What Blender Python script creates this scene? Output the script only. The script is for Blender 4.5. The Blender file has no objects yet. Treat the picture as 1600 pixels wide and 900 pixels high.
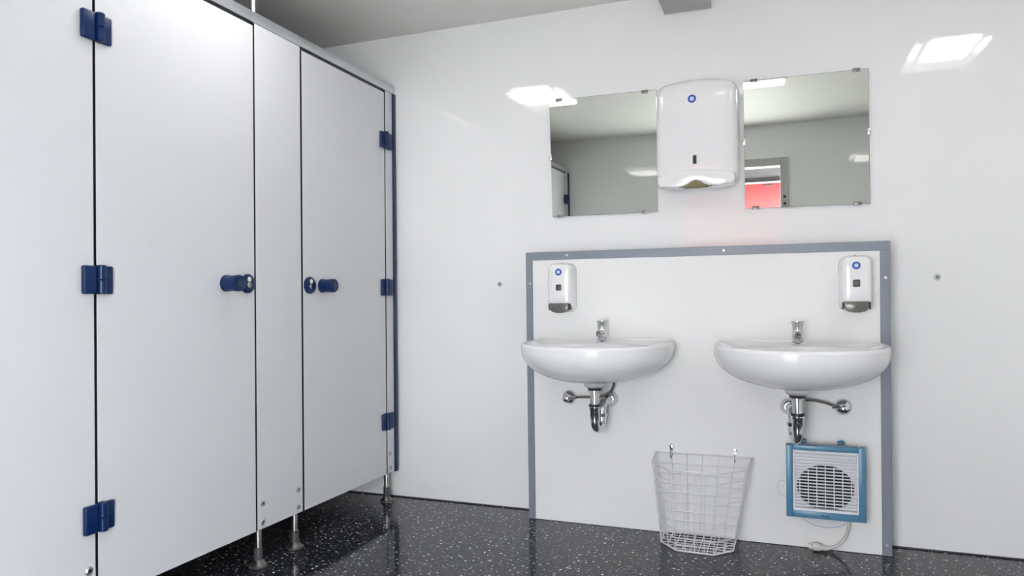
import bpy, bmesh, math, random
from mathutils import Matrix, Vector
random.seed(7)
C = bpy.context.scene.collection
PI = math.pi

# ------------------------------------------------------------------ camera
CAMH, DB, CEIL = 1.0208, 3.3119, 2.3908      # lens height, back wall distance, ceiling height
F, YAW, PIT, ROL, CY = 1127.166, .364882, -.0035972, -.0081273, 464.86
cd = bpy.data.cameras.new('camera'); cam = bpy.data.objects.new('camera', cd); C.objects.link(cam)
r = Vector((math.cos(YAW), math.sin(YAW), 0)); d = Vector((-math.sin(YAW), math.cos(YAW), 0)); u = Vector((0, 0, 1))
d2 = d*math.cos(PIT)-u*math.sin(PIT); u2 = u*math.cos(PIT)+d*math.sin(PIT)
X = r*math.cos(ROL)+u2*math.sin(ROL); Y = -r*math.sin(ROL)+u2*math.cos(ROL)
M = Matrix((X, Y, -d2)).transposed().to_4x4(); M.translation = (0, 0, CAMH)
cam.matrix_world = M
cd.sensor_width = 36; cd.sensor_fit = 'HORIZONTAL'; cd.lens = F/1600*36
cd.shift_y = (CY-450)/1600; cd.clip_start = .01
bpy.context.scene.camera = cam

# ------------------------------------------------------------------ world, exposure
w = bpy.data.worlds.new('world'); bpy.context.scene.world = w; w.use_nodes = True
bg = w.node_tree.nodes['Background']; bg.inputs[0].default_value = (.93, .965, 1, 1); bg.inputs[1].default_value = 16.5
vs = bpy.context.scene.view_settings
vs.view_transform = 'Standard'; vs.look = 'None'; vs.gamma = 1; vs.exposure = .27; vs.use_curve_mapping = False
LAMP_MAIN, LAMP_SIDE = 10.5, 8.0

# ------------------------------------------------------------------ materials
MATS = {}
def mat(name, col, rough=.5, metal=0, coat=0, emit=0, ior=1.5, bump=None, coat_rough=.03):
    m = bpy.data.materials.new(name); m.use_nodes = True; nt = m.node_tree
    b = nt.nodes['Principled BSDF']
    b.inputs['Base Color'].default_value = (*col, 1); b.inputs['Roughness'].default_value = rough
    b.inputs['Metallic'].default_value = metal; b.inputs['IOR'].default_value = ior
    b.inputs['Coat Weight'].default_value = coat; b.inputs['Coat Roughness'].default_value = coat_rough
    if emit:
        b.inputs['Emission Color'].default_value = (1, .985, .95, 1); b.inputs['Emission Strength'].default_value = emit
    if bump:
        sc, st, dist = bump
        tc = nt.nodes.new('ShaderNodeTexCoord'); n = nt.nodes.new('ShaderNodeTexNoise')
        n.inputs['Scale'].default_value = sc; n.inputs['Detail'].default_value = 3
        bp = nt.nodes.new('ShaderNodeBump'); bp.inputs['Strength'].default_value = st; bp.inputs['Distance'].default_value = dist
        nt.links.new(tc.outputs['Object'], n.inputs['Vector']); nt.links.new(n.outputs['Fac'], bp.inputs['Height'])
        nt.links.new(bp.outputs['Normal'], b.inputs['Normal'])
        # faint tonal variation of the surface itself
        mx = nt.nodes.new('ShaderNodeMix'); mx.data_type = 'RGBA'
        mx.inputs['A'].default_value = (*[c*.97 for c in col], 1); mx.inputs['B'].default_value = (*[min(1, c*1.02) for c in col], 1)
        nt.links.new(n.outputs['Fac'], mx.inputs['Factor']); nt.links.new(mx.outputs['Result'], b.inputs['Base Color'])
    MATS[name] = m
    return m
WALL = mat('wall_laminate', (.85, .85, .85), .03, ior=1.5, bump=(1.3, .25, .002))
BOXP = mat('white_panel', (.80, .80, .795), .5, ior=1.3, bump=(2, .2, .002))
CEILM = mat('ceiling_paint', (.82, .81, .775), .6, bump=(3, .2, .002))
HPL = mat('cubicle_laminate', (.63, .632, .66), .42, bump=(260, .12, .0006))
EDGE = mat('panel_edge', (.72, .73, .75), .4)
BLACK = mat('dark_core', (.006, .006, .007), .8)
BLUE = mat('blue_nylon', (.0012, .017, .085), .3, ior=1.4, bump=(40, .05, .0005))
BLUES = mat('blue_profile', (.006, .020, .075), .35)
ALU = mat('brushed_aluminium', (.62, .64, .67), .35, metal=.9)
STEEL = mat('stainless_steel', (.60, .59, .57), .28, metal=1)
DSTEEL = mat('dark_steel', (.20, .20, .20), .35, metal=1)
FOOT = mat('grey_foot_plastic', (.07, .07, .073), .35)
GREY = mat('grey_trim', (.215, .24, .285), .4, bump=(60, .05, .0005))
CERAM = mat('ceramic', (.80, .803, .815), .13)
CHROME = mat('chrome', (.64, .65, .66), .05, metal=1)
DCHROME = mat('dark_chrome', (.35, .33, .30), .14, metal=1)
RUBBER = mat('rubber', (.02, .02, .022), .45)
PLAST = mat('white_plastic', (.80, .80, .81), .14, coat=.4)
PLASTM = mat('white_plastic_matt', (.80, .80, .80), .35)
CLEARP = mat('milky_plastic', (.55, .56, .58), .2)
SMOKE = mat('smoked_plastic', (.13, .125, .115), .2)
DARKG = mat('dark_grey_plastic', (.045, .045, .045), .3)
OLIVE = mat('olive_paper_slot', (.20, .17, .08), .7)  # dark olive colour of the slot piece
EMBB = mat('emblem_blue', (.02, .06, .42), .3)
EMBL = mat('emblem_pale', (.32, .48, .72), .35)
EMBW = mat('emblem_white', (.85, .9, .85), .35)
MIRR = mat('mirror_silver', (.84, .862, .81), .004, metal=1)
MEDGE = mat('mirror_edge', (.25, .30, .28), .2)
WIRE = mat('white_wire', (.70, .70, .73), .3)
HBLUE = mat('heater_blue', (.075, .215, .345), .32, bump=(120, .05, .0004))
HWHITE = mat('heater_white', (.74, .75, .80), .35)
HDARK = mat('heater_dark', (.004, .004, .005), .5)
CABLE = mat('cable_grey', (.62, .61, .58), .4)
LMAIN = mat('lamp_diffuser', (.9, .9, .9), .4, emit=LAMP_MAIN)
LSKIRT = mat('lamp_far_skirt', (.9, .9, .9), .4, emit=3)
LSIDE = mat('lamp_skirt', (.9, .9, .9), .4, emit=LAMP_SIDE)
LHOUS = mat('lamp_housing', (.7, .7, .68), .4)
DUCT = mat('duct_grey', (.46, .46, .45), .5)
GROUND = mat('pale_paving', (.62, .61, .59), .8, bump=(12, .3, .004))
RED = mat('red_paint', (.30, .038, .04), .45, bump=(30, .1, .001))
CONC = mat('concrete', (.38, .37, .35), .8, bump=(12, .3, .004))
PARTM = mat('compartment_panel', (.60, .61, .63), .5)
SEAM = mat('dark_sealant', (.02, .02, .022), .5)

def floor_mat():
    m = bpy.data.materials.new('speckled_vinyl'); m.use_nodes = True; nt = m.node_tree; N = nt.nodes; L = nt.links
    b = N['Principled BSDF']; tc = N.new('ShaderNodeTexCoord')
    def math_(op, a, b_, c=None):
        n = N.new('ShaderNodeMath'); n.operation = op
        for i, v in enumerate((a, b_, c)):
            if v is None: continue
            if isinstance(v, (int, float)): n.inputs[i].default_value = v
            else: L.new(v, n.inputs[i])
        return n.outputs[0]
    dn = N.new('ShaderNodeTexNoise'); dn.inputs['Scale'].default_value = 160; dn.inputs['Detail'].default_value = 2
    L.new(tc.outputs['Object'], dn.inputs['Vector'])
    def layer(scale, size, rot, stretch, keep, warp, bright):
        mp = N.new('ShaderNodeMapping'); mp.inputs['Rotation'].default_value = (0, 0, rot); mp.inputs['Scale'].default_value = (scale, scale*stretch, scale)
        L.new(tc.outputs['Object'], mp.inputs['Vector'])
        ad = N.new('ShaderNodeVectorMath'); ad.operation = 'MULTIPLY_ADD'
        L.new(dn.outputs['Color'], ad.inputs[0]); ad.inputs[1].default_value = (warp, warp, 0); L.new(mp.outputs['Vector'], ad.inputs[2])
        v = N.new('ShaderNodeTexVoronoi'); v.voronoi_dimensions = '2D'; v.inputs['Scale'].default_value = 1; v.inputs['Randomness'].default_value = 1
        L.new(ad.outputs[0], v.inputs['Vector'])
        sp = N.new('ShaderNodeSeparateColor'); L.new(v.outputs['Color'], sp.inputs[0])
        thr = math_('MULTIPLY', sp.outputs[1], size)
        inside = math_('LESS_THAN', v.outputs['Distance'], thr)
        k = math_('GREATER_THAN', sp.outputs[0], 1-keep)
        br = math_('MULTIPLY_ADD', sp.outputs[2], .6, .4)
        return math_('MULTIPLY', math_('MULTIPLY', math_('MULTIPLY', inside, k), br), bright)
    ls = [layer(34, .17, .3, 1, .8, .25, 1.0), layer(26, .18, 1.1, 2.6, .45, .5, .5), layer(28, .18, 2.3, 3.0, .4, .5, .4), layer(75, .24, .7, 1, .5, .3, .35)]
    tot = ls[0]
    for q in ls[1:]: tot = math_('MAXIMUM', tot, q)
    n2 = N.new('ShaderNodeTexNoise'); n2.inputs['Scale'].default_value = 55; n2.inputs['Detail'].default_value = 3
    L.new(tc.outputs['Object'], n2.inputs['Vector'])
    base = N.new('ShaderNodeMix'); base.data_type = 'RGBA'
    base.inputs['A'].default_value = (.010, .012, .016, 1); base.inputs['B'].default_value = (.028, .031, .039, 1)
    L.new(n2.outputs['Fac'], base.inputs['Factor'])
    mx = N.new('ShaderNodeMix'); mx.data_type = 'RGBA'
    L.new(base.outputs['Result'], mx.inputs['A']); mx.inputs['B'].default_value = (.85, .85, .85, 1)
    L.new(tot, mx.inputs['Factor']); L.new(mx.outputs['Result'], b.inputs['Base Color'])
    b.inputs['Roughness'].default_value = .11; b.inputs['IOR'].default_value = 1.36
    n3 = N.new('ShaderNodeTexNoise'); n3.inputs['Scale'].default_value = 4; L.new(tc.outputs['Object'], n3.inputs['Vector'])
    bp = N.new('ShaderNodeBump'); bp.inputs['Strength'].default_value = .2; bp.inputs['Distance'].default_value = .002
    L.new(n3.outputs['Fac'], bp.inputs['Height']); L.new(bp.outputs['Normal'], b.inputs['Normal'])
    return m
FLOORM = floor_mat()

# ------------------------------------------------------------------ mesh helpers
def V(*a): return Vector(a)
def box(bm, lo, hi, bev=0, seg=2):
    t = bmesh.new()
    bmesh.ops.create_cube(t, size=1)
    for v in t.verts:
        v.co = Vector([(lo[i]+hi[i])/2+v.co[i]*(hi[i]-lo[i]) for i in range(3)])
    if bev: bmesh.ops.bevel(t, geom=t.edges[:], offset=bev, segments=seg, profile=.5, affect='EDGES')
    merge(bm, t)
def merge(bm, t):
    me = bpy.data.meshes.new('tmp'); t.to_mesh(me); t.free(); bm.from_mesh(me); bpy.data.meshes.remove(me)
def loft(bm, rings, cap0=True, cap1=True, closed=True):
    vv = [[bm.verts.new(p) for p in R] for R in rings]
    n = len(rings[0])
    for a, b in zip(vv, vv[1:]):
        for i in range(n if closed else n-1):
            j = (i+1) % n
            bm.faces.new((a[i], a[j], b[j], b[i]))
    if cap0: bm.faces.new(vv[0][::-1])
    if cap1: bm.faces.new(vv[-1])
    return vv
def frame_for(axis):
    a = Vector(axis).normalized(); h = V(0, 0, 1) if abs(a.z) < .9 else V(1, 0, 0)
    x = a.cross(h).normalized(); y = a.cross(x).normalized()
    return a, x, y
def lathe(bm, o, axis, prof, n=28):
    """prof: list of (distance along axis, radius)"""
    a, x, y = frame_for(axis); o = Vector(o)
    rings = []
    for t, r_ in prof:
        r_ = max(r_, 1e-4)
        rings.append([o+a*t+(x*math.cos(q)+y*math.sin(q))*r_ for q in [2*PI*k/n for k in range(n)]])
    loft(bm, rings)
def smooth_path(pts, k=6):
    P = [Vector(p) for p in pts]
    if len(P) < 3: return P
    out = []
    for i in range(len(P)-1):
        p0 = P[max(i-1, 0)]; p1 = P[i]; p2 = P[i+1]; p3 = P[min(i+2, len(P)-1)]
        for s in range(k):
            t = s/k
            out.append(.5*((2*p1)+(p2-p0)*t+(2*p0-5*p1+4*p2-p3)*t*t+(3*p1-p0-3*p2+p3)*t**3))
    out.append(P[-1]); return out
def tube(bm, pts, r_, n=8, smooth=False, k=6, closed=False):
    P = smooth_path(pts, k) if smooth else [Vector(p) for p in pts]
    rings = []; x = None
    for i, p in enumerate(P):
        if closed: tdir = (P[(i+1) % len(P)]-P[i-1]).normalized()
        else: tdir = (P[min(i+1, len(P)-1)]-P[max(i-1, 0)]).normalized()
        if x is None: _, x, _ = frame_for(tdir)
        x = (x-tdir*x.dot(tdir)).normalized(); y = tdir.cross(x)
        rr = r_[min(int(i*len(r_)/len(P)), len(r_)-1)] if isinstance(r_, (list, tuple)) else r_
        rings.append([p+(x*math.cos(q)+y*math.sin(q))*rr for q in [2*PI*j/n for j in range(n)]])
    if closed: rings.append(rings[0]); vv = loft(bm, rings, False, False)
    else: loft(bm, rings)
def rrect(cx, cz, w_, h_, rad, n=5, y=0, arch=0):
    out = []; rad = min(rad, w_/2*.999, h_/2*.999)
    for (sx, sz, a0) in ((1, 1, 0), (-1, 1, PI/2), (-1, -1, PI), (1, -1, 3*PI/2)):
        for k in range(n+1):
            a = a0+PI/2*k/n
            x_ = cx+sx*(w_/2-rad)+rad*math.cos(a); z_ = cz+sz*(h_/2-rad)+rad*math.sin(a)
            out.append([x_, y, z_])
        if (sx, sz) == (1, 1) or (sx, sz) == (-1, -1):      # extra points along top and bottom for arching
            zz = cz+sz*h_/2
            for k in range(1, 8):
                out.append([cx+sx*(w_/2-rad)*(1-2*k/8), y, zz])
    if arch:
        for p in out:
            if p[2] > cz: p[2] += arch*(1-((p[0]-cx)/(w_/2))**2)
    return [Vector(p) for p in out]
def prism(bm, pts, y0, y1, bev=0):
    """outline in x,z extruded between y0 (back) and y1 (front)"""
    t = bmesh.new()
    loft(t, [[V(p[0], y0, p[1]) for p in pts], [V(p[0], y1, p[1]) for p in pts]])
    if bev:
        bmesh.ops.recalc_face_normals(t, faces=t.faces[:])
        fr = [e for e in t.edges if all(abs(v.co.y-y1) < 1e-6 for v in e.verts)]
        bmesh.ops.bevel(t, geom=fr, offset=bev, segments=2, profile=.5, affect='EDGES')
    merge(bm, t)
def obj(name, bm, m, parent=None, loc=None, ang=35, recalc=True):
    if recalc: bmesh.ops.recalc_face_normals(bm, faces=bm.faces[:])
    me = bpy.data.meshes.new(name); bm.to_mesh(me); bm.free()
    me.materials.append(m)
    for p in me.polygons: p.use_smooth = True
    me.set_sharp_from_angle(angle=math.radians(ang))
    o = bpy.data.objects.new(name, me); C.objects.link(o)
    if parent: o.parent = parent
    if loc: o.location = loc
    return o
def B(): return bmesh.new()
def tag(o, label, cat, group=None):
    o['label'] = label; o['category'] = cat
    if group: o['group'] = group
    return o
def thing(name, label, cat, loc=(0, 0, 0), rot=(0, 0, 0), group=None):
    o = bpy.data.objects.new(name, None); C.objects.link(o); o.empty_display_size = .05
    o.location = loc; o.rotation_euler = rot
    return tag(o, label, cat, group)
def struct(name, bm, m):
    o = obj(name, bm, m); o['kind'] = 'structure'; return o
def copy_tree(o, parent=None):
    c = o.copy(); C.objects.link(c)
    if parent: c.parent = parent
    for ch in list(o.children): copy_tree(ch, c)
    return c

def rebase(t, loc):
    """put the root at the foot of its thing without moving the parts"""
    t.location = loc
    for ch in t.children: ch.location = ch.location-Vector(loc)
    return t

LEAN = math.radians(.8)
WM = Matrix.Translation((0, DB, 0)) @ Matrix.Rotation(LEAN, 4, 'X')
def on_wall(u_, off, v): return WM @ Vector((u_, -off, v))
def wthing(name, label, cat, u_, off, v, group=None, extra=0):
    """a thing hung on the back wall: local x to the right, -y out of the wall, z up"""
    return thing(name, label, cat, on_wall(u_, off, v), (LEAN+extra, 0, 0), group)

# ------------------------------------------------------------------ the room
FY = -.12; XL, XR = -3.2, 1.42
b = B(); box(b, (XL-.1, FY-.1, -.06), (XR+.1, DB+.2, 0)); 
struct('floor', b, FLOORM)
b = B(); box(b, (XL-.1, FY-.12, CEIL), (XR+.1, DB+.2, CEIL+.08)); struct('ceiling', b, CEILM)
b = B(); box(b, (XL-.05, 0, -.01), (XR+.1, .09, CEIL+.03)); wb = struct('wall_back', b, WALL); wb.matrix_world = WM
b = B(); box(b, (XL-.1, FY-.1, 0), (XL, DB+.1, CEIL)); struct('wall_left', b, WALL)
b = B(); box(b, (XR, FY-.1, 0), (XR+.1, DB+.1, CEIL)); struct('wall_right', b, WALL)
DX0, DX1, DZ = -.90, -.035, 2.045        # doorway
b = B()
box(b, (XL, FY-.1, 0), (DX0, FY, CEIL)); box(b, (DX1, FY-.1, 0), (XR, FY, CEIL)); box(b, (DX0, FY-.1, DZ), (DX1, FY, CEIL))
struct('wall_front', b, WALL)
b = B(); box(b, (XR-.02, FY, CEIL-.055), (XR, DB-.04, CEIL), .004); struct('trim_1', b, PARTM)
b = B(); box(b, (XL, DB-.008, 0), (XR, DB+.002, .005)); struct('baseboard_back', b, SEAM)
# door frame (grey steel) seen in the right mirror
df = thing('door_1', 'x', 'x', (0, 0, 0)); del df['label'], df['category']; df['kind'] = 'structure'
for nm, lo, hi in (('frame_jamb', (DX1-.015, FY-.11, 0), (DX1+.055, FY+.018, DZ+.055)), ('frame_jamb', (DX0-.055, FY-.11, 0), (DX0+.015, FY+.018, DZ+.055)),
                   ('frame_head', (DX0+.015, FY-.11, DZ-.015), (DX1-.015, FY+.018, DZ+.055))):
    b = B(); box(b, lo, hi, .004); obj(nm, b, DUCT, df)
for z in (1.70, 1.76):
    b = B(); lathe(b, (DX1+.02, FY+.017, z), (0, 1, 0), [(0, .012), (.004, .012), (.006, .006)], 12); obj('keeper_bolt', b, RUBBER, df)
# outside: canopy, red leaf cut down to a board so less pink bounces in
b = B(); box(b, (-1.5, -2.12, 2.165), (.5, -.95, 2.22), .004); box(b, (-1.5, -2.12, 2.12), (.5, -2.07, 2.165))
for xx in (-1.45, .45): tube(b, [(xx, -2.09, 0), (xx, -2.09, 2.15)], .02, 10)
tag(obj('entrance_canopy', b, mat('canopy_grey', (.045, .045, .047), .95, ior=1.2)), 'grey canopy seen through the doorway in the right mirror', 'canopy')
rd = thing('red_leaf_board', 'red painted leaf, cut to a raised board to let daylight past, seen through the doorway in the right mirror', 'board', (-.05, -2.0, 0))
b = B(); box(b, (-1.22, -.02, 1.42), (0, .02, 2.09), .005); obj('panel', b, RED, rd)
b = B(); box(b, (-1.22, -.024, 2.09), (0, .024, 2.105), .003); obj('top_edge', b, PLAST, rd)
b = B(); box(b, (-.20, .02, 2.06), (-.08, .035, 2.075), .003); obj('stay_bar', b, DARKG, rd)
for xx in (-1.18, -.04):
    b = B(); tube(b, [(xx, 0, -.062), (xx, 0, 1.42)], .018, 12); obj('post', b, DSTEEL, rd)  # posts added to carry the cut-down board
b = B(); box(b, (-6, -7, -.12), (6, FY-.102, -.062)); g_ = obj('ground', b, GROUND); g_['kind'] = 'structure'

# ------------------------------------------------------------------ ceiling fittings
def lamp(cx, label):
    t = thing('ceiling_lamp', label, 'lamp', (cx, 1.97, CEIL), group='square ceiling lamps')
    b = B(); box(b, (-.19, -.36, -.045), (.19, .30, 0), .004); obj('housing', b, LHOUS, t)
    b = B(); box(b, (-.115, -.11, -.07), (.115, .26, -.045), .006); obj('diffuser', b, LMAIN, t)
    for s in (-1, 1):
        b = B(); box(b, (min(s*.145, s*.18), -.08, -.060), (max(s*.145, s*.18), .18, -.045), .004); obj('side_diffuser', b, LSIDE, t)
    b = B(); box(b, (-.18, -.35, -.062), (.18, -.17, -.045), .004); obj('skirt', b, LSKIRT, t)
    return t
lamp(-1.53, 'flat ceiling lamp near the cubicle doors, its glare left of the left mirror')
lamp(.83, 'flat ceiling lamp whose glare lies on the wall right of the right mirror')
t = thing('strip_lamp', 'short strip light reflected along the top left edge of the right mirror', 'lamp', (-.16, 1.60, CEIL))
b = B(); box(b, (-.16, -.065, -.05), (.17, .075, 0), .004); obj('housing', b, LHOUS, t)
b = B(); box(b, (-.15, -.055, -.064), (.15, .065, -.05), .004); obj('diffuser', b, LSIDE, t)
b = B(); box(b, (-.505, 2.35, CEIL-.095), (-.302, DB-.042, CEIL), .003)
tag(obj('ceiling_duct', b, DUCT), 'grey rectangular duct running along the ceiling above the towel dispenser', 'duct')

# ------------------------------------------------------------------ toilet cubicles (front plane x = -1.9)
FX, TH = -1.9, .03
ZB, ZT = .146, 2.086
def panel(y0, y1, z0=ZB, z1=ZT):
    b = B(); box(b, (FX-TH, y0, z0), (FX, y1, z1), .0008, 1); return b
def leaf(y0, y1, z0, z1, parent, name='leaf'):
    o = obj(name, panel(y0, y1, z0, z1), HPL, parent)
    o.data.materials.append(BLACK)          # compact laminate: the sawn edges show the black core
    for p in o.data.polygons:
        if abs(p.normal.x) < .5: p.material_index = 1
    return o
def screw(parent, y, z, r_=.0125):
    b = B(); lathe(b, (FX, y, z), (1, 0, 0), [(0, r_), (.003, r_), (.006, r_*.75), (.0062, r_*.5), (.004, r_*.42), (.004, .001)], 18)
    s = obj('screw', b, STEEL, parent)
    b = B(); lathe(b, (FX+.0035, y, z), (1, 0, 0), [(0, r_*.42), (.001, r_*.42)], 6); obj('hex_socket', b, RUBBER, s)
def leg(parent, y):
    x = FX-.022
    b = B(); tube(b, [(x, y, .07), (x, y, .20)], .0125, 20); l = obj('leg', b, STEEL, parent)
    b = B(); lathe(b, (x, y, 0), (0, 0, 1), [(0, .036), (.005, .036), (.008, .033), (.012, .022), (.016, .0165), (.072, .0165), (.073, .013)], 28); obj('foot', b, DSTEEL if False else FOOT, l)
    b = B(); lathe(b, (x, y, 0.0085), (0, 0, 1), [(0, .0315), (.004, .0275), (.012, .0205), (.017, .0175)], 28); obj('foot_cover', b, DSTEEL, l)
def hinge(parent, y, z, flip=1):
    """two screwed flaps and a barrel, wide flap on the fixed side"""
    hh = .0415; h = B(); s = flip
    ya, yb = y-.047*s, y-.004*s
    box(h, (FX, min(ya, yb), z-hh), (FX+.016, max(ya, yb), z+hh), .005, 3)
    h = obj('hinge', h, BLUE, parent)
    b = B(); ya, yb = y+.016*s, y+.053*s
    box(b, (FX, min(ya, yb), z-hh), (FX+.012, max(ya, yb), z+hh), .005, 3); obj('flap', b, BLUE, h)
    for k in (0, 1):
        z0, z1 = (z-hh, z-.0005) if k == 0 else (z+.0005, z+hh+.002)
        b = B(); lathe(b, (FX+.014, y+.010*s, z0), (0, 0, 1), [(0, .011), (.002, .0135), (z1-z0-.002, .0135), (z1-z0, .011)], 24)
        box(b, (FX, min(y-.001*s, y+.021*s), z0), (FX+.015, max(y-.001*s, y+.021*s), z1), .001, 1)
        obj('barrel', b, BLUE, h)
def knob(parent, y, z):
    b = B(); lathe(b, (FX, y, z), (1, 0, 0), [(0, .030), (.006, .0305), (.0075, .0285), (.046, .0280), (.0475, .0295), (.063, .0295), (.066, .028), (.0665, .025), (.065, .024), (.065, .001)], 40)
    k = obj('knob', b, BLUE, parent)
    b = B(); lathe(b, (FX+.0675, y, z), (1, 0, 0), [(0, .015), (.001, .0145), (.0012, .001)], 32); obj('cap', b, BLUES, k)
def lock(parent, y, z):
    b = B(); lathe(b, (FX, y, z), (1, 0, 0), [(0, .036), (.007, .036), (.011, .033), (.012, .030), (.0125, .001)], 40); l = obj('lock_rosette', b, BLUE, parent)
    b = B(); lathe(b, (FX+.0122, y, z+.016), (1, 0, 0), [(0, .010), (.0012, .0095), (.0016, .001)], 20); obj('indicator_window', b, PLAST, l)
    b = B(); lathe(b, (FX+.0122, y, z-.006), (1, 0, 0), [(0, .011), (.0015, .010), (.002, .006), (.0022, .001)], 20); obj('emergency_slot', b, DCHROME, l)
def cubicle_door(y0, y1, hy, flip, ky, ly, label):
    t = thing('cubicle_door', label, 'door', (0, 0, 0), group=None)
    leaf(y0, y1, ZB, ZT-.008, t)
    for z in (1.833, 1.090, .393+ (0 if flip > 0 else .02)): hinge(t, hy, z, flip)
    if ky: knob(t, ky, 1.090); lock(t, ly, 1.091)
    return rebase(t, (FX-TH/2, (y0+y1)/2, ZB))
cubicle_door(1.548, 2.221, 1.543, 1, 2.071, 2.180, 'wide white cubicle door hinged on the left edge, blue knob at its right')
cubicle_door(2.517, 3.180, 3.186, -1, 2.648, 2.557, 'narrow-looking white cubicle door nearest the back wall, blue knob at its left')
cubicle_door(.018, .683, .014, 1, None, None, 'white cubicle door nearest the doorway, hinge reflected in left mirror edge')
def pilaster(y0, y1, screws, legs, label):
    t = thing('cubicle_pilaster', label, 'partition', (0, 0, 0)); leaf(y0, y1, ZB, ZT+.004, t, 'panel')
    for y in screws:
        for z in (.245, .173): screw(t, y, z)
    for y in legs: leg(t, y)
    return rebase(t, (FX-TH/2, (y0+y1)/2, 0))
pilaster(2.230, 2.505, (2.258, 2.475), (2.258, 2.478), 'narrow fixed white panel on steel legs between the two knobbed cubicle doors')
pilaster(.690, 1.539, (.72, 1.517), (.72, 1.517), 'fixed white cubicle panel cut off by the left picture edge')
pilaster(3.190, 3.257, (3.214,), (3.214,), 'thin fixed white strip beside the back wall, single steel leg')
pilaster(-.080, .010, (-.035,), (-.035,), 'thin fixed white strip at the doorway end, reflected in left mirror')
for y0, y1, lab in ((3.258, 3.2815, 'tall blue edge profile joining the cubicle front to the back wall'), (-.113, -.081, 'tall dark blue edge profile reflected in left mirror')):
    b = B(); box(b, (FX-.034, y0, ZB-.003), (FX+.010, y1, ZT+.004), .003); 
    tag(obj('blue_profile', b, BLUES), lab, 'profile')
b = B(); box(b, (FX-.036, -.113, ZT+.005), (FX+.004, 3.279, ZT+.047), .003)
tr = tag(obj('top_rail', b, ALU), 'brushed aluminium rail running along the top of the cubicle front', 'rail')
b = B(); tube(b, [(FX-.02, 2.245, ZT+.047), (FX-.02, 2.245, CEIL)], .0125, 20)
tag(obj('ceiling_post', b, STEEL), 'steel post rising from the cubicle top rail to the ceiling', 'post')
for y in (2.366, 1.40):
    b = B(); box(b, (XL+.002, y-.015, ZB), (FX-TH-.002, y+.015, ZT), .001, 1)
    tag(obj('cubicle_divider', b, PARTM), 'white divider panel between cubicles, behind the ' + ('middle fixed panel' if y > 2 else 'leftmost fixed panel'), 'partition')
# black strips filling the door gaps, painting in their shade
for n, (y0, y1) in enumerate(((1.5392, 1.5478), (2.2212, 2.2298), (2.5052, 2.5168), (3.1802, 3.1898), (.0102, .0178), (.6832, .6898))):
    b = B(); box(b, (FX-TH+.002, y0, ZB+.002), (FX-.008, y1, ZT-.002))
    tag(obj('gap_shade_strip', b, BLACK), 'black strip painting the shade in the cubicle gap ' + ('right of the far-left fixed panel', 'left of the middle fixed panel', 'right of the middle fixed panel', 'beside the thin strip at the back wall', 'beside the thin strip at the doorway', 'left of the far-left fixed panel')[n], 'shade strip')

# ------------------------------------------------------------------ boxed pipe casing with grey edge trim
OFF = .13
BX0, BX1, BH = -1.138, .376, 1.243
t = wthing('pipe_casing', 'white boxed-out wall casing with grey edging behind the two washbasins', 'casing', (BX0+BX1)/2, 0, 0)
hw = (BX1-BX0)/2; FW = .037
b = B(); box(b, (-hw+.002, -OFF, .004), (hw-.002, 0, BH-.002)); obj('panel', b, BOXP, t)
for nm, lo, hi in (('left_edging', (-hw, -OFF-.004, .003), (-hw+.033, 0, BH-FW)), ('right_edging', (hw-.036, -OFF-.004, .003), (hw, 0, BH-FW)), ('top_edging', (-hw, -OFF-.004, BH-FW), (hw, 0, BH))):
    b = B(); box(b, lo, hi, .0015, 1); obj(nm, b, GREY, t)
cxb = (BX0+BX1)/2
for (u_, v_) in ((-.938, 1.226), (-1.118, 1.099), (.361, 1.099), (.357, .045), (-.25, 1.226)):
    b = B(); lathe(b, (u_-cxb, -OFF-.0035, v_), (0, -1, 0), [(0, .006), (.0015, .005), (.002, .001)], 12); obj('edging_screw', b, STEEL, t)
for u_, v_, s in ((-1.323, 1.1, 'left'), (.559, 1.099, 'right')):
    t = wthing('wall_bolt', 'small steel bolt with ring in the bare wall ' + s + ' of the grey-edged casing', 'bolt', u_, 0, v_)
    b = B(); lathe(b, (0, 0, 0), (0, -1, 0), [(0, .013), (.002, .0125), (.003, .010)], 20); obj('washer', b, CLEARP, t)
    b = B(); lathe(b, (0, -.003, 0), (0, -1, 0), [(0, .007), (.004, .0065), (.004, .001)], 6); obj('head', b, DSTEEL, t)

# ------------------------------------------------------------------ mirrors
def mirror(corners, clips, label, yaw=0):
    cx = sum(c[0] for c in corners)/4; zb = min(c[1] for c in corners)
    t = wthing('wall_mirror', label, 'mirror', cx, .003, zb, extra=math.radians(.35)); t.rotation_euler.z = math.radians(yaw)
    pts = [(c[0]-cx, c[1]-zb) for c in corners]
    b = B(); prism(b, pts, 0, -.0055); g = obj('backing', b, MEDGE, t)
    inn = [(x*.995, .275+(z-.275)*.995) for x, z in pts]
    b = B(); prism(b, inn, -.0055, -.006); obj('glass', b, MIRR, t)
    for (u_, v_, hor) in clips:
        b = B()
        s = 1 if (v_ > 1.7) else -1
        if hor: box(b, (u_-cx-.015, -.011, v_-zb-.007), (u_-cx+.015, .001, v_-zb+.007), .002)
        else: box(b, (u_-cx-.006, -.011, v_-zb-.014), (u_-cx+.006, .001, v_-zb+.014), .002)
        obj('clip', b, STEEL if not hor else DSTEEL, t)
mirror([(-1.052, 1.971), (-.544, 1.966), (-.546, 1.415), (-1.043, 1.416)],
       [(-1.004, 1.966, 1), (-.598, 1.962, 1), (-1.004, 1.419, 1), (-.602, 1.418, 1), (-1.05, 1.70, 0)], 'frameless mirror left of the towel dispenser', .4)
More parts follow.
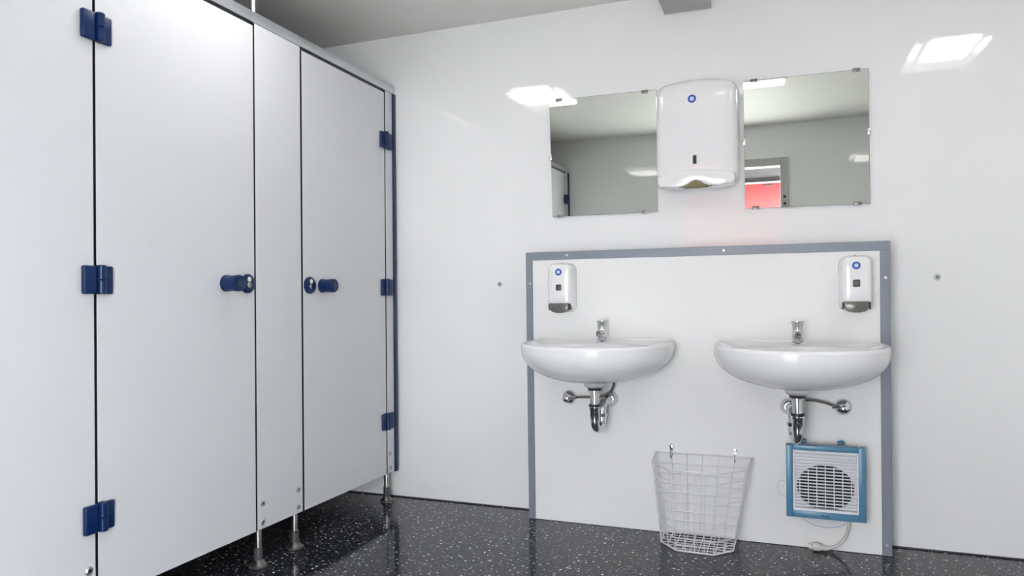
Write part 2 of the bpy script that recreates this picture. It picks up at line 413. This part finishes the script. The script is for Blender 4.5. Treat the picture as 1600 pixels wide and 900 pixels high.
mirror([(-.172, 1.959), (.317, 1.957), (.320, 1.404), (-.168, 1.409)],
       [(-.128, 1.957, 1), (.272, 1.955, 1), (-.125, 1.411, 1), (.274, 1.408, 1), (-.170, 1.70, 0), (.318, 1.70, 0)], 'frameless mirror right of the towel dispenser, doorway reflected in it')

# ------------------------------------------------------------------ emblem sticker
def emblem(parent, x, y, z, r_):
    b = B(); lathe(b, (x, y, z), (0, -1, 0), [(0, r_), (.0008, r_), (.001, .001)], 28); e = obj('emblem', b, EMBB, parent)
    b = B(); lathe(b, (x, y-.001, z), (0, -1, 0), [(0, r_*.54), (.0006, r_*.54), (.0007, .001)], 24); obj('emblem_disc', b, EMBL, e)
    b = B()
    for k in (-1, 0, 1):
        q = z+k*r_*.3
        tube(b, [(x-r_*.38, y-.0018, q-.1*r_), (x-r_*.1, y-.0018, q+.12*r_), (x+r_*.12, y-.0018, q-.08*r_), (x+r_*.4, y-.0018, q+.1*r_)], r_*.06, 5, True, 3)
    obj('emblem_waves', b, EMBW, e)

# ------------------------------------------------------------------ towel dispenser
t = wthing('towel_dispenser', 'large white plastic paper towel dispenser between the two mirrors', 'dispenser', -.3625, 0, 1.505)
W_, H_ = .350, .440
b = B(); rings = []
for y, dw, dz, rad in ((0, 0, 0, .035), (-.02, 0, 0, .035), (-.085, -.006, -.003, .038), (-.108, -.016, -.008, .040), (-.121, -.034, -.018, .04), (-.128, -.062, -.034, .035), (-.1305, -.11, -.06, .03), (-.132, -.22, -.2, .02)):
    rings.append(rrect(0, H_/2+.006, W_+dw, H_-.012+dz, rad, 6, y, arch=.022))
loft(b, rings); obj('cover', b, PLAST, t, ang=50)
up = [(-.158+.316*k/16, .046+.026*math.sin(PI*k/16)**.7) for k in range(17)]
lo = [(.160, .022), (.154, .004), (.10, -.004), (.055, -.002), (.034, .006), (.014, .019), (0, .023), (-.014, .019), (-.034, .006), (-.055, -.002), (-.10, -.004), (-.154, .004), (-.160, .022)]
pts = up+lo
# dark reveal behind, then the lip itself
b = B(); prism(b, [(x*1.03, .036+(z-.036)*1.12) for x, z in pts if True], -.10, -.1225); obj('lip_reveal', b, CLEARP, t)
b = B(); prism(b, pts, -.10, -.137, .007); obj('lip', b, PLAST, t, ang=50)
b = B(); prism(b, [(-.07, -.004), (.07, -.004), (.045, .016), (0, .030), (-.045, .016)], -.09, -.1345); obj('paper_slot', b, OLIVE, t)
b = B(); box(b, (-.012, -.134, .092), (.006, -.128, .132), .001, 1); win = obj('level_window', b, CLEARP, t)
b = B(); box(b, (-.010, -.1345, .094), (.004, -.1335, .130)); obj('pane', b, HDARK, win)
emblem(t, -.012, -.1322, .372, .0175)

# ------------------------------------------------------------------ soap dispensers
def soap(u_, label):
    t = wthing('soap_dispenser', label, 'dispenser', u_, OFF, .962, group='soap dispensers over the basins')
    b = B(); rings = []
    for y, w_, z0, z1, rad in ((0, .116, .008, .222, .03), (-.012, .120, .005, .225, .032), (-.05, .116, .010, .224, .032), (-.075, .108, .030, .222, .026), (-.086, .098, .042, .218, .020), (-.091, .080, .050, .208, .015), (-.092, .04, .09, .17, .01)):
        rings.append(rrect(0, (z0+z1)/2, w_, z1-z0, rad, 5, y))
    loft(b, rings); obj('cover', b, PLAST, t, ang=50)
    pts = [(-.043, .046), (.043, .046), (.044, .020), (.032, .008), (.012, .003), (-.012, .003), (-.032, .008), (-.044, .020)]
    b = B(); prism(b, pts, -.045, -.098, .005); obj('push_lever', b, SMOKE, t)
    for s in (-1, 1):
        b = B(); box(b, (s*.047-.003, -.088, .016), (s*.047+.003, -.05, .044), .001, 1); obj('lever_gap', b, RUBBER, t)
    b = B(); box(b, (-.0125, -.0935, .103), (.0125, -.0905, .130), .003); win = obj('level_window', b, DARKG, t)
    b = B(); box(b, (-.008, -.0942, .108), (.008, -.0932, .125), .001, 1); obj('pane', b, SMOKE, win)
    b = B(); lathe(b, (0, -.03, .2235), (0, 0, 1), [(0, .005), (.003, .004)], 12); obj('lock_pin', b, DSTEEL, t)
    emblem(t, 0, -.0922, .185, .0150)
soap(-.952, 'white soap dispenser with grey push lever above the left washbasin')
soap(.249, 'white soap dispenser with grey push lever above the right washbasin, beside the grey edging')

# ------------------------------------------------------------------ washbasins
RIM = .843
def outline(phi, hw=.322, a0=.12, af=.475, c=.235):
    dx, dy = math.cos(phi), math.sin(phi)
    lo, hi = 0, 1
    for _ in range(26):
        m = (lo+hi)/2; x = dx*m; a = c+dy*m
        ins = (a >= 0) and ((x/hw)**2.2+(max(a-a0, 0)/(af-a0))**2.2 if x >= 0 else ((-x)/hw)**2.2+(max(a-a0, 0)/(af-a0))**2.2) <= 1 - (.05*((.12-a)/.12)**2 if a < .12 else 0)
        if ins: lo = m
        else: hi = m
    return dx*lo, c+dy*lo
def inner(phi, rx, ry, c=.285): return rx*math.cos(phi), c+ry*math.sin(phi)
def basin(u_, label):
    t = wthing('washbasin', label, 'washbasin', u_, OFF, RIM, group='wall-hung washbasins')
    n = 72; ph = [2*PI*k/n+.001 for k in range(n)]
    O = [outline(p) for p in ph]; rings = []; DEP = .162; ac = .20
    for k in range(15):
        tt = (k/14)**.75
        q = 1-tt if False else tt
        s = max(0, 1-(tt*.985)**2.5)**(1/2.3)
        s = max(s, .17)
        rings.append([V(x*s, -(a if a < ac else ac+(a-ac)*(s**.8)), -.012-(DEP-.012)*tt) for x, a in O])
    rings = rings[::-1]
    for (e, z) in ((0, -.012), (.001, -.006), (.004, -.0015), (.009, 0), (.020, -.001)):
        rings.append([V(x*(1-e/.3), -(a-e*(a-.235)/.25 if a > .02 else a+e*.9), z) for x, a in O][:])
    I = [inner(p, .262, .150) for p in ph]
    rings.append([V(x, -a, -.008) for x, a in [inner(p, .272, .158) for p in ph]])
    for rx, ry, z in ((.264, .150, -.012), (.252, .140, -.03), (.225, .122, -.07), (.17, .09, -.11), (.09, .05, -.132), (.03, .025, -.136)):
        rings.append([V(x, -a, z) for x, a in [inner(p, rx, ry, .275) for p in ph]])
    b = B(); loft(b, rings); obj('bowl', b, CERAM, t, ang=60)
    b = B(); box(b, (-.30, -.012, -.004), (.30, -.001, .006), .003); obj('back_edge', b, CERAM, t)
    b = B(); lathe(b, (0, -.275, -.1365), (0, 0, 1), [(0, .03), (.003, .029), (.004, .02), (.001, .018), (.001, .001)], 24); obj('drain_ring', b, CHROME, t)
    return t
def tap(u_, label):
    t = wthing('push_tap', label, 'tap', u_, OFF+.072, RIM-.007, group='chrome push taps')
    b = B(); lathe(b, (0, 0, 0), (0, 0, 1), [(0, .0285), (.004, .029), (.007, .025), (.009, .0215), (.030, .0215), (.055, .0215), (.058, .0200)], 32); obj('body', b, CHROME, t)
    b = B(); lathe(b, (0, 0, .058), (0, 0, 1), [(0, .0200), (.004, .0200), (.018, .0215), (.030, .0240), (.034, .0255), (.037, .025), (.0375, .001)], 32); obj('push_button', b, CHROME, t)
    b = B()
    tube(b, [(0, -.005, .040), (0, -.035, .045), (0, -.058, .046), (0, -.066, .040)], .0135, 18, True)
    s = obj('spout', b, CHROME, t)
    b = B(); lathe(b, (0, -.060, .040), (0, -.25, -1), [(0, .0125), (.010, .0125), (.010, .009), (.006, .001)], 20); obj('aerator', b, DCHROME, s)
def trap(u_, ru, label, flip):
    """bottle-less chrome u bend; ru = rosette position relative to the drain"""
    A = .20
    t = wthing('drain_trap', label, 'drain pipe', u_, OFF, .47, group='chrome drain traps')
    zz = lambda v: v-.47
    P = (0, -A)
    b = B(); lathe(b, (0, -A, zz(.654)), (0, 0, 1), [(0, .034), (.002, .038), (.009, .045), (.030, .047)], 32); obj('flange', b, CLEARP, t)
    b = B(); lathe(b, (0, -A, zz(.642)), (0, 0, 1), [(0, .022), (.002, .029), (.011, .030), (.0115, .020)], 28); obj('gasket', b, RUBBER, t)
    b = B(); lathe(b, (0, -A, zz(.570)), (0, 0, 1), [(0, .0195), (.062, .0195), (.063, .026), (.072, .026)], 28); obj('tailpipe', b, CHROME, t)
    b = B(); lathe(b, (0, -A, zz(.574)), (0, 0, 1), [(0, .020), (.001, .0255), (.009, .0255), (.010, .020)], 28); obj('nut_ring', b, RUBBER, t)
    b = B(); lathe(b, (0, -A, zz(.512)), (0, 0, 1), [(0, .0215), (.045, .0215), (.050, .0245), (.061, .0245), (.062, .020)], 28); obj('slip_nut', b, CHROME, t)
    # U bend turning back towards the wall
    R_ = .036; x1 = ru*.55
    pts = [(0, -A, zz(.520)), (0, -A, zz(.505))]
    for k in range(1, 10):
        q = PI*k/10
        pts.append((x1*(1-math.cos(q))/2, -A+R_*(1-math.cos(q)), zz(.505)-R_*.9*math.sin(q)))
    pts += [(x1, -A+2*R_, zz(.505)), (x1, -A+2*R_, zz(.545))]
    for k in range(1, 7):
        q = PI/2*k/6
        pts.append((x1+(ru-x1)*.3*k/6, -A+2*R_+.03*(1-math.cos(q)), zz(.545)+.03*math.sin(q)))
    pts += [(ru, -.02, zz(.578)), (ru, 0, zz(.578))]
    b = B(); tube(b, pts, .0185, 20); obj('u_bend', b, CHROME, t, ang=60)
    b = B(); lathe(b, (x1, -A+2*R_, zz(.520)), (0, 0, 1), [(0, .019), (.001, .0245), (.014, .0245), (.015, .019)], 8); obj('union_nut', b, CHROME, t)
    b = B(); lathe(b, (ru, 0, zz(.578)), (0, -1, 0), [(0, .035), (.004, .035), (.016, .028), (.030, .020), (.031, .0186)], 32); obj('wall_rosette', b, CHROME, t)
def valve(u_, v, path, label):
    t = wthing('stop_valve', label, 'valve', u_, OFF, v, group='chrome stop valves')
    b = B(); lathe(b, (0, 0, 0), (0, -1, 0), [(0, .033), (.004, .033), (.014, .028), (.022, .018), (.024, .012)], 32); obj('wall_rosette', b, CHROME, t)
    b = B(); lathe(b, (0, -.02, 0), (0, -1, 0), [(0, .011), (.022, .011), (.023, .016), (.040, .0145), (.043, .010), (.0435, .001)], 24); obj('handle', b, CHROME, t)
    s = 1 if path[-1][0] > 0 else -1
    b = B(); lathe(b, (s*.008, -.030, .002), (s, 0, .05), [(0, .008), (.022, .008), (.023, .0095), (.034, .0095), (.035, .006)], 10); obj('outlet_nut', b, CHROME, t)
    b = B(); tube(b, path, .0058, 12, True); obj('supply_pipe', b, DCHROME, t, ang=60)
SU1, SU2 = -.770, .040
basin(SU1, 'white oval wall-hung washbasin on the left, below the left soap dispenser')
basin(SU2, 'white oval wall-hung washbasin on the right, above the blue fan heater')
tap(-.760, 'chrome push tap on the left washbasin, spout pointing forward')
tap(.036, 'chrome push tap on the right washbasin')
trap(-.765, .022, 'chrome drain trap under the left washbasin', 1)
trap(.032, -.030, 'chrome drain trap under the right washbasin, just above the blue heater', -1)
valve(-.935, .578, [(.03, -.030, .003), (.07, -.031, .007), (.13, -.03, .010), (.18, -.032, .022), (.212, -.045, .055), (.222, -.06, .10)], 'round chrome stop valve under the left washbasin')
valve(.204, .584, [(-.03, -.030, .004), (-.06, -.030, .016), (-.11, -.031, .026), (-.155, -.032, .028), (-.185, -.036, .050), (-.192, -.05, .10)], 'round chrome stop valve under the right washbasin')

# ------------------------------------------------------------------ wire waste basket
t = wthing('wire_basket', 'white wire waste basket hung on two hooks between the washbasins', 'basket', -.345, OFF+.006, .006)
top = [(-.198, 0), (-.186, -.165), (-.105, -.255), (.085, -.262), (.185, -.175), (.200, 0)]
bot = [(-.165, -.004), (-.158, -.135), (-.085, -.215), (.062, -.222), (.132, -.150), (.136, -.004)]
ZTOP = .345
def pt(side, s, h):      # side 0..4 between corner i and i+1; h 0..1
    a = Vector(bot[side]).lerp(Vector(bot[side+1]), s); c = Vector(top[side]).lerp(Vector(top[side+1]), s)
    q = a.lerp(c, h); zt = ZTOP if True else 0
    # the front of the rim dips a little below the back
    return V(q.x, q.y, .004+h*(ZTOP-.014*(-q.y)/.26))
def wire(pts, r_=.0021, name='wire'):
    b = B(); tube(b, pts, r_, 6); obj(name, b, WIRE, t)
wire([pt(i, 0, 1) for i in range(5)]+[pt(4, 1, 1)], .0032, 'rim')
wire([pt(0, 0, 1), pt(4, 1, 1)], .0032, 'rim')
wire([pt(i, 0, 0) for i in range(5)]+[pt(4, 1, 0), pt(0, 0, 0)], .0034, 'base_hoop')
for h in (.155, .27, .385, .50, .615, .74, .87):
    wire([pt(i, 0, h) for i in range(5)]+[pt(4, 1, h)])
    wire([pt(0, 0, h), pt(4, 1, h)])
wire([pt(i, 0, .075) for i in range(5)]+[pt(4, 1, .075)])
for side, n in ((0, 3), (1, 2), (2, 4), (3, 2), (4, 3)):
    for k in range(n if side < 4 else n+1): wire([pt(side, k/n, 0), pt(side, k/n, 1)])
for k in range(1, 6):
    s = k/6
    a = Vector(bot[0]).lerp(Vector(bot[5]), s); c = Vector(top[0]).lerp(Vector(top[5]), s)
    wire([(a.x, a.y, .004), (c.x, c.y, ZTOP+.004)])
def xr(y, lo=True):      # extent of the base at depth y
    P = bot if lo else bot
    xs = []
    for i in range(5):
        (x0, y0), (x1, y1) = P[i], P[i+1]
        if min(y0, y1) <= y <= max(y0, y1) and y0 != y1: xs.append(x0+(x1-x0)*(y-y0)/(y1-y0))
    return min(xs), max(xs)
for k in range(1, 7):
    y = -.004-.031*k
    a, c = xr(y); wire([(a, y, .004), (c, y, .004)])
for k in range(1, 9):
    x = -.158+.29*k/9
    front = max(-.219, -.135-(x+.158)/.073*.08) if x < -.085 else (-.217 if x < .062 else -.222+(x-.062)/.07*.072)
    wire([(x, -.004, .0065), (x, front, .0065)])
for u_, s in ((-.478, 'left'), (-.213, 'right')):
    h = wthing('wall_hook', 'small chrome hook holding the ' + s + ' end of the wire basket', 'hook', u_, OFF, .352, group='hooks of the wire basket')
    b = B(); lathe(b, (0, 0, .030), (0, -1, 0), [(0, .010), (.003, .010), (.008, .007), (.0085, .001)], 18); obj('screw', b, CHROME, h)
    b = B(); box(b, (-.006, -.004, -.010), (.006, 0, .034), .001, 1); obj('plate', b, CHROME, h)
    b = B(); tube(b, [(0, -.003, .012), (0, -.014, .008), (0, -.018, -.004), (0, -.014, -.016), (0, -.004, -.018)], .0028, 8, True); obj('hook_arm', b, CHROME, h)
    b = B(); tube(b, [(-.011, -.006, -.006), (-.006, -.012, .010), (0, -.014, .014), (.006, -.012, .010), (.011, -.006, -.006)], .0014, 6, True); obj('loop', b, WIRE, h)

# ------------------------------------------------------------------ blue fan heater
HX, HZ0, HZ1, HOFF = .132, .153, .441, .10
t = wthing('fan_heater', 'blue-framed fan heater with white grille hung below the right washbasin', 'heater', HX, OFF, HZ0)
HW, HH = .144, HZ1-HZ0
b = B(); lathe(b, (0, -.004, .090), (0, -1, 0), [(0, .130), (.05, .136), (.060, .130), (.063, .12)], 48); obj('drum', b, HWHITE, t)
gx, gz0, gz1 = .118, .030, .268
for nm, lo, hi in (('frame', (-HW, -HOFF, 0), (-gx, -.066, HH)), ('frame', (gx, -HOFF, 0), (HW, -.066, HH)), ('frame', (-gx, -HOFF, gz1), (gx, -.066, HH)), ('frame', (-gx, -HOFF, 0), (gx, -.066, gz0))):
    b = B(); box(b, lo, hi, .003); obj(nm, b, HBLUE, t)
for lo, hi in (((-gx, -HOFF-.004, gz0), (-gx+.006, -.08, gz1)), ((gx-.006, -HOFF-.004, gz0), (gx, -.08, gz1)), ((-gx+.006, -HOFF-.004, gz1-.006), (gx-.006, -.08, gz1)), ((-gx+.006, -HOFF-.004, gz0), (gx-.006, -.08, gz0+.010))):
    b = B(); box(b, lo, hi, .001, 1); obj('grille_border', b, HWHITE, t)
# white back plate with an oval opening, dark fan chamber behind
ex, ez, ecx, ecz = .104, .090, .0, .121
b = B(); n = 48
outer = []
for k in range(n):
    q = 2*PI*(k+.5)/n; cx_, cz_ = math.cos(q), math.sin(q)
    mx = [(gx-.006)/abs(cx_)] if abs(cx_) > 1e-6 else []
    lim = (gz1-.006-ecz)/cz_ if cz_ > 0 else ((gz0+.01-ecz)/cz_ if cz_ < 0 else 9)
    s = min(mx+[lim]); outer.append((s*cx_, ecz+s*cz_))
for kx in (-1, 1):
    for kz in (gz0+.01, gz1-.006):
        j = min(range(n), key=lambda i: (outer[i][0]-kx*(gx-.006))**2+(outer[i][1]-kz)**2); outer[j] = (kx*(gx-.006), kz)
oval = [(ex*math.cos(2*PI*(k+.5)/n), ecz+ez*math.sin(2*PI*(k+.5)/n)) for k in range(n)]
loft(b, [[V(x, -.083, z) for x, z in outer], [V(x, -.083, z) for x, z in oval], [V(x, -.072, z) for x, z in oval]], False, False)
obj('grille_plate', b, HWHITE, t, recalc=True)
b = B(); box(b, (-gx, -.0715, gz0), (gx, -.068, gz1)); obj('fan_chamber', b, HDARK, t)
f = B(); lathe(f, (0, -.075, ecz), (0, -1, 0), [(0, .024), (.006, .022), (.0065, .001)], 20); fo = obj('fan_hub', f, DARKG, t)
ns = 17; z0s, z1s = gz0+.014, gz1-.010
for k in range(ns):
    z = z0s+(z1s-z0s)*(k+.5)/ns
    b = B(); box(b, (-gx+.005, -.1005, z-.0022), (gx-.005, -.0955, z+.0022), .0006, 1); obj('slat', b, HWHITE, t)
for k in range(-3, 4):
    x = k*.031; hgt = ez*math.sqrt(max(0, 1-(x/ex)**2))
    b = B(); box(b, (x-.0015, -.1015, ecz-hgt), (x+.0015, -.094, ecz+hgt), .0005, 1); obj('grille_bar', b, HWHITE, t)
for x in (-.078, .062):
    b = B(); box(b, (x-.013, -.030, HH), (x+.013, -.004, HH+.007), .002); tube(b, [(x-.009, -.017, HH+.003), (x-.006, -.017, HH+.011), (x+.006, -.017, HH+.011), (x+.009, -.017, HH+.003)], .0025, 8); box(b, (x-.012, -.075, HH-.01), (x+.012, -.004, HH), .002)
    obj('hanging_lug', b, HBLUE, t)
b = B()
for k, (x, ww) in enumerate(((-.013, .007), (-.003, .006), (.006, .006))): box(b, (x, -HOFF-.0008, .010), (x+ww, -HOFF+.0005, .0165 if k != 1 else .015))
obj('frame_marking', b, DARKG, t)
b = B(); tube(b, [(.085, -.030, .004), (.088, -.026, -.035), (.075, -.022, -.085), (.045, -.022, -.122), (.010, -.03, -.136), (-.012, -.033, -.136)], .0062, 10, True); obj('cable', b, CABLE, t, ang=60)
b = B(); tube(b, [(.005, -.032, -.1362), (-.018, -.034, -.135)], .0085, 12); lathe(b, (-.012, -.034, -.133), (-1, 0, .05), [(0, .009), (.008, .015), (.026, .0165), (.034, .014)], 20); pl = obj('plug', b, CABLE, t)
for k in (-1, 1):
    b = B(); tube(b, [(-.044, -.034+k*.009*.3, -.131+k*.008), (-.062, -.034+k*.009*.3, -.130+k*.008)], .0024, 8); obj('prong', b, STEEL, pl)
b = B(); tube(b, [(-.140, -.01, .112), (-.165, -.004, .118), (-.178, -.003, .092), (-.168, -.003, .062), (-.140, -.01, .052)], .0011, 6, True); obj('loose_wire', b, CABLE, t)

# origins of single-mesh things at their own foot
for o in list(C.objects):
    if o.type == 'MESH' and o.parent is None and 'category' in o:
        xs = [v.co for v in o.data.vertices]
        c = Vector(((min(p.x for p in xs)+max(p.x for p in xs))/2, (min(p.y for p in xs)+max(p.y for p in xs))/2, min(p.z for p in xs)))
        o.data.transform(Matrix.Translation(-c)); o.location = c
